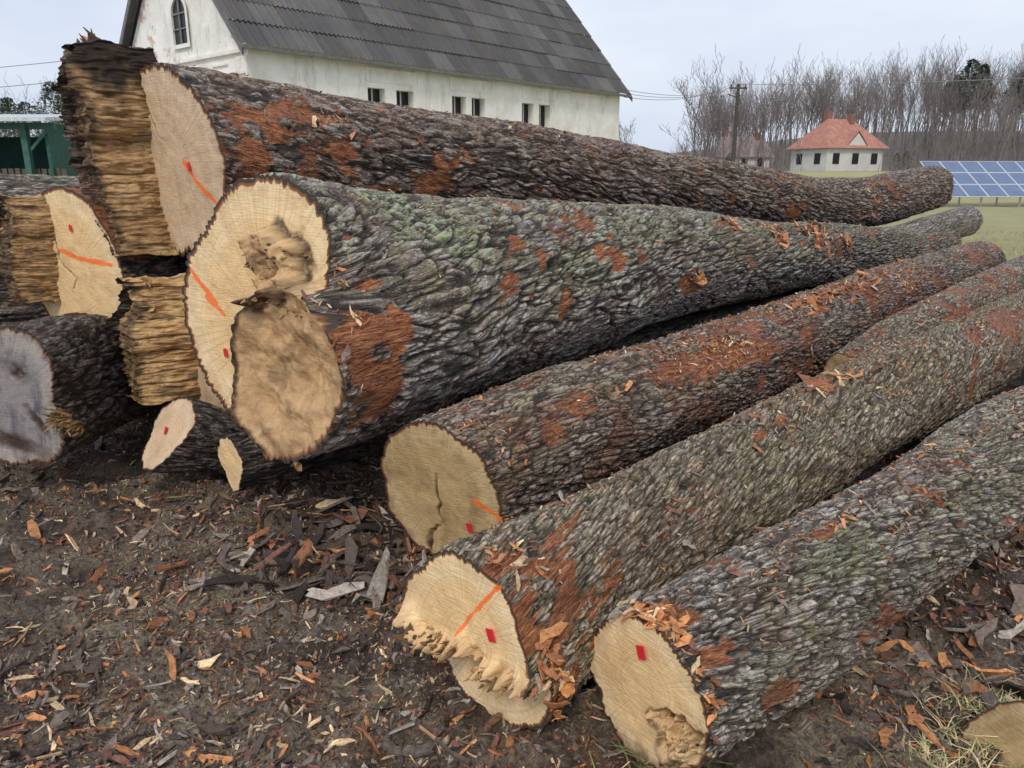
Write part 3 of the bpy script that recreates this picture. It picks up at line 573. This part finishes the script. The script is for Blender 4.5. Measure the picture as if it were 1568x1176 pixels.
x=rg.uniform(.15,.55,7);y=rg.uniform(1.7,1.95,7);blades('green_grass',x,y,30,.03,.09,703,.9)
x=rg.uniform(3,16,500);y=8+rg.random(500)*14;blades('field_grass',x,y,30,.25,.12,704,.4)
# ------------------------------------------------------------ BARN
m,nt,b=newmat('old_plaster',.9,.15);P=pos(nt);sp=N(nt,'ShaderNodeSeparateXYZ',{0:P})
c=mixc(nt,ramp(nt,noise(nt,P,1.1,6,.65),[(.40,0),(.72,1)]),(.90,.88,.82),(.72,.68,.60))
c=mixc(nt,ramp(nt,noise(nt,vmul(nt,P,(1.5,1.5,.35)),1.4,5,.7),[(.56,0),(.7,.65)]),c,(.47,.42,.33))
gx=mth(nt,'ADD',mth(nt,'MULTIPLY',sp.outputs[0],-.03),noise(nt,P,.9,6,.75))
c=mixc(nt,ramp(nt,gx,[(.93,0),(.95,.85)]),c,mixc(nt,noise(nt,P,9,3),(.50,.28,.19),(.66,.54,.43)))
setc(nt,b,c);bump(nt,b,noise(nt,P,5,6,.7),.6,.05);M_pl=m
M_win=plain('window_dark',(.015,.017,.02),.25,.2);M_frame=plain('plaster_trim',(.62,.59,.51),.9,.2,3.)
m,nt,b=newmat('corrugated_roof',.85,.2);P=pos(nt)
c=mixc(nt,noise(nt,P,.8,5,.7),(.065,.065,.07),(.165,.16,.155))
c=mixc(nt,1.,c,ramp(nt,attr(nt,'tone'),[(0,.7),(.7,1.05),(1,1.35)]),'MULTIPLY')
c=mixc(nt,ramp(nt,noise(nt,P,2.5,5,.7),[(.52,0),(.68,.7)]),c,(.15,.115,.07));setc(nt,b,c);M_roof=m
barn=empty('white_barn')
c1=np.array([-7.7,24.3]);c2=np.array([5.1,38.9]);Ln=np.linalg.norm(c2-c1);a=(c2-c1)/Ln;g=np.array([-a[1],a[0]]);W=7.8;EH=5.4;RH=9.9
a3=np.array([a[0],a[1],0]);g3=np.array([g[0],g[1],0]);z3=np.array([0,0,1.]);c3=np.array([c1[0],c1[1],0])
def BP(s,w,z): return c3+a3*s+g3*w+z3*z
wins=[(4.35,5.1),(5.6,6.4),(8.3,9.05),(9.35,10.1),(12.3,13.05),(13.4,14.15)];wz0,wz1=3.3,4.35
q=Acc();es=[0]+[t for w in wins for t in w]+[Ln];zs=[-.5,wz0,wz1,EH]
for i in range(len(es)-1):
    for k in range(3):
        if k==1 and i%2==1:
            s0,s1=es[i],es[i+1]
            for (p,r_) in (((s0,wz0),(s1,wz0)),((s1,wz0),(s1,wz1)),((s1,wz1),(s0,wz1)),((s0,wz1),(s0,wz0))):
                q.add([BP(p[0],0,p[1]),BP(r_[0],0,r_[1]),BP(r_[0],.3,r_[1]),BP(p[0],.3,p[1])],[(0,1,2,3)])
            q.add([BP(s0,.3,wz0),BP(s1,.3,wz0),BP(s1,.3,wz1),BP(s0,.3,wz1)],[(0,1,2,3)],1)
            mid=(s0+s1)/2;q.box(BP(mid,.26,(wz0+wz1)/2),(.04,.04,wz1-wz0-.01),(a3,g3,z3),2)
            q.box(BP(mid,-.03,wz0-.06),(s1-s0+.2,.12,.08),(a3,g3,z3),3)
            continue
        q.add([BP(es[i],0,zs[k]),BP(es[i+1],0,zs[k]),BP(es[i+1],0,zs[k+1]),BP(es[i],0,zs[k+1])],[(0,1,2,3)])
for s in (0,Ln):
    q.add([BP(s,0,-.5),BP(s,W,-.5),BP(s,W,EH),BP(s,W/2,RH-.1),BP(s,0,EH)],[(0,1,2,3,4)])
q.add([BP(0,W,-.5),BP(Ln,W,-.5),BP(Ln,W,EH),BP(0,W,EH)],[(0,1,2,3)])
q.obj('walls',[M_pl,M_win,M_frame,M_pl],barn)
q=Acc()
for s in (4.3,8.2,12.3,15.6):
    for dz in (4.98,4.55): q.box(BP(s+1.15,-.012,dz),(2.3,.03,.04),(a3,g3,z3))
    for ds in (0,2.3): q.box(BP(s+ds,-.014,4.76),(.04,.03,.38),(a3,g3,z3))
q.box(BP(Ln/2,-.04,5.30),(Ln,.08,.10),(a3,g3,z3))
q.box(BP(-.05,W/2,5.05),(.1,W*.98,.10),(a3,g3,z3));q.box(BP(-.06,W/2,4.45),(.12,W*.98,.08),(a3,g3,z3))
q.box(BP(-.035,.3,2.4),(.07,.6,5.0),(a3,g3,z3))
for w in (1.6,3.9,6.2): q.box(BP(-.03,w,4.75),(.06,.9,.05),(a3,g3,z3))
q.obj('cornice_and_trim',[M_pl],barn)
q=Acc();wc=3.75;hw=.45;z0=5.55;z1=6.45
arc=[(wc-hw,z0),(wc+hw,z0)]+[(wc+hw*math.cos(t),z1+hw*math.sin(t)) for t in np.linspace(0,math.pi,12)]
arco=[(wc-hw-.14,z0-.12),(wc+hw+.14,z0-.12)]+[(wc+(hw+.14)*math.cos(t),z1+(hw+.14)*math.sin(t)) for t in np.linspace(0,math.pi,12)]
n=len(arc)
q.add([BP(-.02,w,z) for w,z in arc],[tuple(range(n))],1)
q.add([BP(-.09,w,z) for w,z in arc]+[BP(-.09,w,z) for w,z in arco]+[BP(-.02,w,z) for w,z in arc],[(i,(i+1)%n,n+(i+1)%n,n+i) for i in range(n)]+[(i,(i+1)%n,2*n+(i+1)%n,2*n+i) for i in range(n)],0)
q.box(BP(-.05,wc,6.2),(.04,.05,1.3),(a3,g3,z3),2);q.box(BP(-.05,wc,6.45),(.04,.88,.05),(a3,g3,z3),2);q.box(BP(-.05,wc,6.0),(.04,.88,.04),(a3,g3,z3),2)
q.obj('arched_window',[M_pl,M_win,plain('old_window_frame',(.22,.21,.19),.8)],barn)
sl=math.hypot(W/2,RH-EH);ov=.45
for side in (0,1):
    nrow=7;rowl=(sl+ov)/nrow;nsx=int((Ln+.8)/.05);co=[];F=[];tone=[];off=0
    s=np.linspace(-.4,Ln+.4,nsx);sh=np.floor((s+.4)/.95)
    for r_ in range(nrow):
        dd=np.array([0,.5,1.04])*rowl+r_*rowl-ov
        base=.035*np.sin(s*2*np.pi/.177)
        t=dd[:,None];w=(W/2)*(t/sl);z=EH+(RH-EH)*(t/sl)
        lift=base[None]+.10+.035*(1-(t-dd[0])/(dd[-1]-dd[0]))+.02*_h(sh,sh*0+r_,sh*0,9)[None]
        ny,nz=-(RH-EH)/sl,(W/2)/sl
        ww=w+ny*lift;zz=z+nz*lift
        if side: ww=W-ww
        co.append(np.stack([c3[0]+a3[0]*s[None]+g3[0]*ww,c3[1]+a3[1]*s[None]+g3[1]*ww,zz+0*s[None]],-1).reshape(-1,3))
        F.append(gridf(3,nsx,off));off+=3*nsx;tone.append(np.tile(_h(sh,sh*0+r_,sh*0,4+side),3))
    mk('roof_sheets',np.vstack(co),np.vstack(F),[M_roof],None,{'tone':np.concatenate(tone)},False,barn)
q=Acc()
for s in (-.42,Ln+.42):
    for (w0,w1) in ((-.42,W/2),(W+.42,W/2)):
        z0_=EH-.42*(RH-EH)/(W/2)+.12
        p0=BP(s,w0,z0_);p1=BP(s,w1,RH+.1);q.add([p0,p1,p1-z3*.22,p0-z3*.22]+[x+a3*.04 for x in (p0,p1,p1-z3*.22,p0-z3*.22)],[(0,1,2,3),(7,6,5,4),(0,4,5,1),(3,2,6,7)])
q.box(BP(Ln/2,-.36,EH-.33),(Ln+.8,.1,.1),(a3,g3,z3))
q.obj('verge_boards',[plain('verge_grey',(.16,.16,.16),.8)],barn)
# ------------------------------------------------------------ OPEN SHED (left)
shed=empty('farm_shed');q=Acc()
for x in np.arange(-30,-13.9,2.6):
    q.box((x,24.,1.5),(.18,.18,3.0),m=1)
    q.add([(x,24,2.2),(x+.12,24,2.2),(x+.9,24,2.95),(x+.75,24,2.95)],[(0,1,2,3)],1)
q.box((-22,24.05,2.92),(17,.12,.18),m=1)
q.box((-22,28.6,1.4),(17,.1,2.8),m=0);q.box((-13.8,26.3,1.5),(.1,4.5,3.),m=0)
for i in range(85): q.box((-30.3+i*.2,24.2,.85+.03*random.random()),(.15,.03,1.7),m=3)
q.obj('frame_and_walls',[plain('green_panel',(.03,.10,.085),.7),plain('green_frame',(.05,.13,.11),.6),M_roof,plain('old_boards',(.12,.10,.08),.9)],shed)
q=Acc();q.add([(-30.8,23.4,3.02),(-13.4,23.4,3.02),(-13.4,29.2,3.5),(-30.8,29.2,3.5),(-30.8,23.4,3.12),(-13.4,23.4,3.12),(-13.4,29.2,3.6),(-30.8,29.2,3.6)],[(0,1,2,3),(7,6,5,4),(0,4,5,1),(1,5,6,2)])
q.obj('metal_roof',[plain('pale_metal',(.55,.58,.6),.5)],shed)
# ------------------------------------------------------------ houses
M_tile=plain('red_roof_tiles',(.42,.20,.15),.85,.25,2.);M_tile2=plain('pale_roof_tiles',(.32,.25,.24),.85,.2,2.);M_cream=plain('cream_render',(.62,.61,.55),.9,.1,1.);M_ch=plain('chimney_brick',(.25,.13,.10),.9)
def house(name,x,y,z,w,d,wh,rh,ridge,rot,mr,hip=True,dorm=False):
    E=empty(name);ca,sa=math.cos(rot),math.sin(rot);ax=(np.array([ca,sa,0]),np.array([-sa,ca,0]),z3);c=np.array([x,y,z])
    q=Acc();q.box(c+z3*(wh/2-.5),(w,d,wh+1),ax);q.obj('walls',[M_cream],E)
    q=Acc();p=lambda u,v,h:c+ax[0]*u+ax[1]*v+z3*h
    W_,D_=w/2+.5,d/2+.5
    q.add([p(-W_,-D_,wh-.2),p(W_,-D_,wh-.2),p(W_,D_,wh-.2),p(-W_,D_,wh-.2),p(-ridge/2,0,rh),p(ridge/2,0,rh)],[(0,1,5,4),(1,2,5),(2,3,4,5),(3,0,4),(3,2,1,0)])
    if dorm:
        q.add([p(-1.5,-D_+.3,wh+.1),p(1.5,-D_+.3,wh+.1),p(0,-D_+.3,wh+1.7),p(0,-.3,wh+1.7)],[(0,3,2),(1,2,3)])
        q.add([p(-1.35,-D_+.35,wh+.1),p(1.35,-D_+.35,wh+.1),p(0,-D_+.35,wh+1.5)],[(0,1,2)],1)
    q.obj('roof',[mr,M_cream],E)
    q=Acc();q.box(p(-ridge*.4,.4,rh+.2),(.7,.7,1.4),ax);q.box(p(ridge*.35,-.4,rh),(.6,.6,1.1),ax);q.obj('chimneys',[M_ch],E)
    q=Acc()
    for u in np.linspace(-w/2+1.3,w/2-1.3,3): q.box(p(u,-d/2-.02,wh*.55),(.9,.08,1.2),ax)
    for u in (-d/4,d/4): q.box(p(-w/2-.02,u,wh*.55),(.08,.95,1.2),ax)
    q.obj('windows',[M_win],E)
house('red_roof_house',39,97,1.5,8.2,6.2,3.0,6.2,3.6,.35,M_tile,dorm=True)
house('village_house',33.5,118,1.7,7,6,2.2,4.9,6,-.1,M_tile2)
# ------------------------------------------------------------ solar array
sol=empty('solar_panel_array');M_sol,nt,b=newmat('solar_cells',.15,.5)
P=pos(nt);setc(nt,b,mixc(nt,noise(nt,P,1.5,2),(.07,.11,.22),(.14,.20,.34)))
M_al=plain('aluminium',(.6,.62,.65),.4,.05);q=Acc();qf=Acc()
tl=math.radians(33);ua=np.array([1,.12,0]);ua/=np.linalg.norm(ua);va=np.array([-.12*math.cos(tl),math.cos(tl),math.sin(tl)]);va/=np.linalg.norm(va);na=np.cross(ua,va)
o=np.array([21.2,38.6,.45])
for i in range(10):
    for j in range(3):
        cc=o+ua*(i*1.06+.5)+va*(j*1.05+.5);qf.box(cc,(1.04,1.03,.035),(ua,va,na));
        for aa in range(4):
            for bb in range(4): q.box(cc+ua*((aa-1.5)*.245)+va*((bb-1.5)*.243)+na*.02,(.232,.230,.006),(ua,va,na))
for i in range(0,11,2):
    p=o+ua*i*1.05;qf.tube(p+va*.6,(p+va*.6)*(1,1,0)-z3*.2,.05,.05);qf.tube(p+va*2.5-na*.03,(p+va*2.5)*(1,1,0)-z3*.2,.05,.05)
q.obj('cells',[M_sol],sol);qf.obj('frames_and_legs',[M_al],sol)
# ------------------------------------------------------------ pole and wires
pole=empty('utility_pole');q=Acc();pb=np.array([17,61.9,0.]);q.tube(pb-z3*.5,pb+z3*8.0,.19,.13,8);q.box(pb+z3*7.7,(1.3,.12,.12));q.tube(pb+z3*7.0,pb+np.array([-.9,-.2,7.3]),.04,.04)
for u in (-.55,0,.55): q.tube(pb+np.array([u,0,7.76]),pb+np.array([u,0,7.98]),.05,.05)
q.obj('pole_and_crossarm',[plain('old_pole',(.08,.07,.06),.9)],pole)
q=Acc();q.box(pb+np.array([-1.1,-.25,7.28]),(.5,.22,.14));q.obj('lamp_head',[M_al],pole)
q=Acc()
def wire(p,r_,sag,k=14):
    pr=None
    for i in range(k+1):
        t=i/k;x=np.array(p)*(1-t)+np.array(r_)*t-z3*sag*4*t*(1-t)
        if pr is not None:q.tube(pr,x,.014,.014,3)
        pr=x
for u in (-.55,0,.55): wire(pb+np.array([u,0,7.98]),(49,44+u,8.1+.2*u),.6);wire(pb+np.array([u,0,7.98]),(5.3,38.9,5.2+.3*u),.5)
for u in (0,.7): wire((-14,30,5.+u),(-60,45,6.+u),.8)
q.obj('power_lines',[plain('wire_grey',(.2,.2,.21),.6)])
# ------------------------------------------------------------ trees
def bare(seed,h=9.,spread=.5,lv=5,rmin=.012,first=.45,sl=.32):
    rr=random.Random(seed);seg=[]
    def go(p,d,l,r_,k,top=False):
        n=5 if top else (3 if k>1 else 2)
        for i in range(n):
            d2=(d+Vector((rr.gauss(0,.09),rr.gauss(0,.09),rr.gauss(.06,.06)))).normalized()
            e=p+d2*l/n;r2=max(r_*(.85 if k>1 else .6),rmin*.5);seg.append((tuple(p),tuple(e),max(r_,rmin),max(r2,rmin*.6)))
            p,d,r_=e,d2,r2
            if k>0 and not (top and i<n*first-1):
                for _ in range(2 if top else (1 if rr.random()<.6 else 2)):
                    sd=Vector((rr.gauss(0,1),rr.gauss(0,1),rr.uniform(.2,1.2))).normalized()
                    go(p,(d*(1-spread)+sd*spread).normalized(),(l*sl if top else l*.6)*rr.uniform(.7,1.1),r_*.55,k-1)
    go(Vector((0,0,-.3)),Vector((0,0,1)),h*.85,h*.012,lv,True)
    return seg
def seg_mesh(seg):
    a=np.array([s[0] for s in seg]);b_=np.array([s[1] for s in seg]);r1=np.array([s[2] for s in seg]);r2=np.array([s[3] for s in seg])
    t=b_-a;t/=np.linalg.norm(t,axis=1)[:,None]+1e-9;x=np.cross(t,[.31,.77,.2]);x/=np.linalg.norm(x,axis=1)[:,None];y=np.cross(t,x)
    V=[]
    for (p,r_) in ((a,r1),(b_,r2)):
        for k in range(3):
            an=2*math.pi*k/3;V.append(p+(x*math.cos(an)+y*math.sin(an))*r_[:,None])
    V=np.stack(V,1).reshape(-1,3);F=(np.array([(0,1,4,3),(1,2,5,4),(2,0,3,5)])[None]+(np.arange(len(a))*6)[:,None,None]).reshape(-1,4)
    return V,F
M_bt=plain('bare_branches',(.17,.145,.13),.9,.3,.5);M_ft=plain('distant_branches',(.20,.175,.16),.95,.3,.08)  # far branches a lighter copy: distance haze put into the colour
V,F=seg_mesh(bare(3,5.9,.6,4,.010,.2,.34));mk('bare_tree',V+np.array([.238*42,43.5,.0]),F,[M_bt],None,None,False)
V,F=seg_mesh(bare(9,4.0,.6,4,.011,.1,.4));mk('bare_tree',V+np.array([.145*45,46,.0]),F,[M_bt],None,None,False)
tmpl=[seg_mesh(bare(20+i,10.5,.5,3,.022,.5,.36)) for i in range(8)]
def forest(name,pts,mat,hs):
    Vs=[];Fs=[];o=0;rr=np.random.default_rng(3)
    for i,(x,y) in enumerate(pts):
        V,F=tmpl[i%len(tmpl)];an=rr.uniform(0,6.28);s=hs*rr.uniform(.55,1.2);ca,sa=math.cos(an),math.sin(an)
        v=np.stack([(V[:,0]*ca-V[:,1]*sa),(V[:,0]*sa+V[:,1]*ca),V[:,2]],1)*s+np.array([x,y,float(terr(np.array([x]),np.array([y]))[0])])
        Vs.append(v);Fs.append(F+o);o+=len(v)
    mk(name,np.vstack(Vs),np.vstack(Fs),[mat],None,None,False)
rr=np.random.default_rng(12);n=640
yy=rr.uniform(112,172,n);xx=yy*rr.uniform(.23,.80,n);forest('distant_tree_line',list(zip(xx,yy)),M_ft,.92)
n=110;yy=rr.uniform(88,112,n);xx=yy*rr.uniform(.52,.85,n);forest('roadside_bare_trees',list(zip(xx,yy)),M_ft,.62)
n=120;yy=rr.uniform(100,130,n);xx=-yy*rr.uniform(.35,.9,n);forest('bare_tree_belt',list(zip(xx,yy)),M_ft,.8)
n=520;yy=rr.uniform(86,125,n);xx=yy*rr.uniform(.20,.85,n);k_=~((xx/yy>.36)&(xx/yy<.455)&(yy<104));forest('leafless_brush',list(zip(xx[k_],yy[k_])),M_ft,.28)
M_pine,nt,b=newmat('pine_needles',.8,.2);setc(nt,b,mixc(nt,noise(nt,pos(nt),1.5,4),(.04,.06,.04),(.11,.14,.085)))
def pine(name,x,y,z,h,w,seed,low=.15,pw=.75):
    rg=np.random.default_rng(seed);n=1700;t=rg.random(n)**.8;hh=low+(1-low)*t
    lay=np.floor(hh*13+.5*np.sin(seed));ang=rg.uniform(0,6.28,n);lob=.25+.75*_h(lay,np.floor(ang*1.1+lay),lay*0,seed)
    R_=w*(1-t)**pw*lob*np.sqrt(rg.random(n))+.05
    c=np.stack([x+R_*np.cos(ang),y+R_*np.sin(ang),z+h*hh-.12*R_],1)
    d=np.stack([np.cos(ang),np.sin(ang),rg.normal(size=n)*.3],1);u=rg.normal(size=(n,3))*.5;s=(.13+.15*rg.random(n))[:,None]*h/8
    V=np.stack([c-d*s*.3+u*s*.5,c-u*s*.5,c+d*s],1).reshape(-1,3);F=np.arange(n*3).reshape(-1,3)
    E=empty(name);mk('needles',V,F,[M_pine],None,None,False,E);q=Acc();q.tube((x,y,z-.5),(x,y,z+h*.97),.018*h,.01,6);q.obj('trunk',[M_bt],E)
pine('pine_tree',-.595*62,66,1.2,7.4,2.9,1,.2,.5);pine('pine_tree',-.63*66,70,1.2,6.2,2.8,2,.3,.45);pine('pine_tree',-.66*60,64,1.0,6.2,3.0,3);pine('pine_tree',-.56*80,84,1.5,7.4,3.2,8);pine('pine_tree',-.58*70,74,1.5,6.8,3.2,9,.1,.5);pine('pine_tree',-.645*75,79,1.5,7.,3.2,10,.1,.5)
for i,(px,d,h,w_) in enumerate(((1466,120,13,4.2),(1486,122,12,3.6),(1448,124,10.5,3.2),(1545,120,11,3.4))):
    x=(px-784)/1184*d;y=d*1.04;pine('pine_tree',x,y,float(terr(np.array([x]),np.array([y]))[0]),h,w_,20+i,.45,.45)
for i,(x,y,h) in enumerate(((43,90,2.4),(44.5,91,2.6),(27,100,2.6))): pine('conifer_shrub',x,y,1.3,h,1.6,40+i)
# ------------------------------------------------------------ world, sun, camera
w=bpy.data.worlds.new('World');scene.world=w;w.use_nodes=True;nt=w.node_tree;bg=nt.nodes['Background']
elev=math.radians(45);az=math.radians(192)
sky=N(nt,'ShaderNodeTexSky',sky_type='NISHITA',sun_disc=False,sun_elevation=elev,sun_rotation=az,dust_density=4.,air_density=1.2)
tc=N(nt,'ShaderNodeTexCoord').outputs['Generated']
cl=noise(nt,vmul(nt,tc,(1,1,3)),1.6,5,.55)
cc=mixc(nt,ramp(nt,cl,[(.35,0),(.7,1)]),(5.4,6.2,8.0),(7.9,8.4,9.3))
sc=mixc(nt,.88,sky.outputs[0],cc)
nt.links.new(sc,bg.inputs[0]);bg.inputs[1].default_value=.115
sd=bpy.data.lights.new('sun','SUN');sd.energy=1.5;sd.angle=math.radians(11);sd.color=(1,.93,.82)
so=link(bpy.data.objects.new('sun',sd))
dirv=Vector((math.sin(az)*math.cos(elev),math.cos(az)*math.cos(elev),math.sin(elev)))
so.rotation_euler=dirv.to_track_quat('Z','Y').to_euler()
cd=bpy.data.cameras.new('camera');cam=link(bpy.data.objects.new('camera',cd));cam.location=(0,0,1.6)
cam.rotation_euler=(math.radians(90-15.3),0,0);cd.sensor_width=36;cd.lens=27.2;cd.clip_end=3000;cd.clip_start=.05
scene.camera=cam
scene.view_settings.view_transform='Standard';scene.view_settings.look='None';scene.view_settings.exposure=0
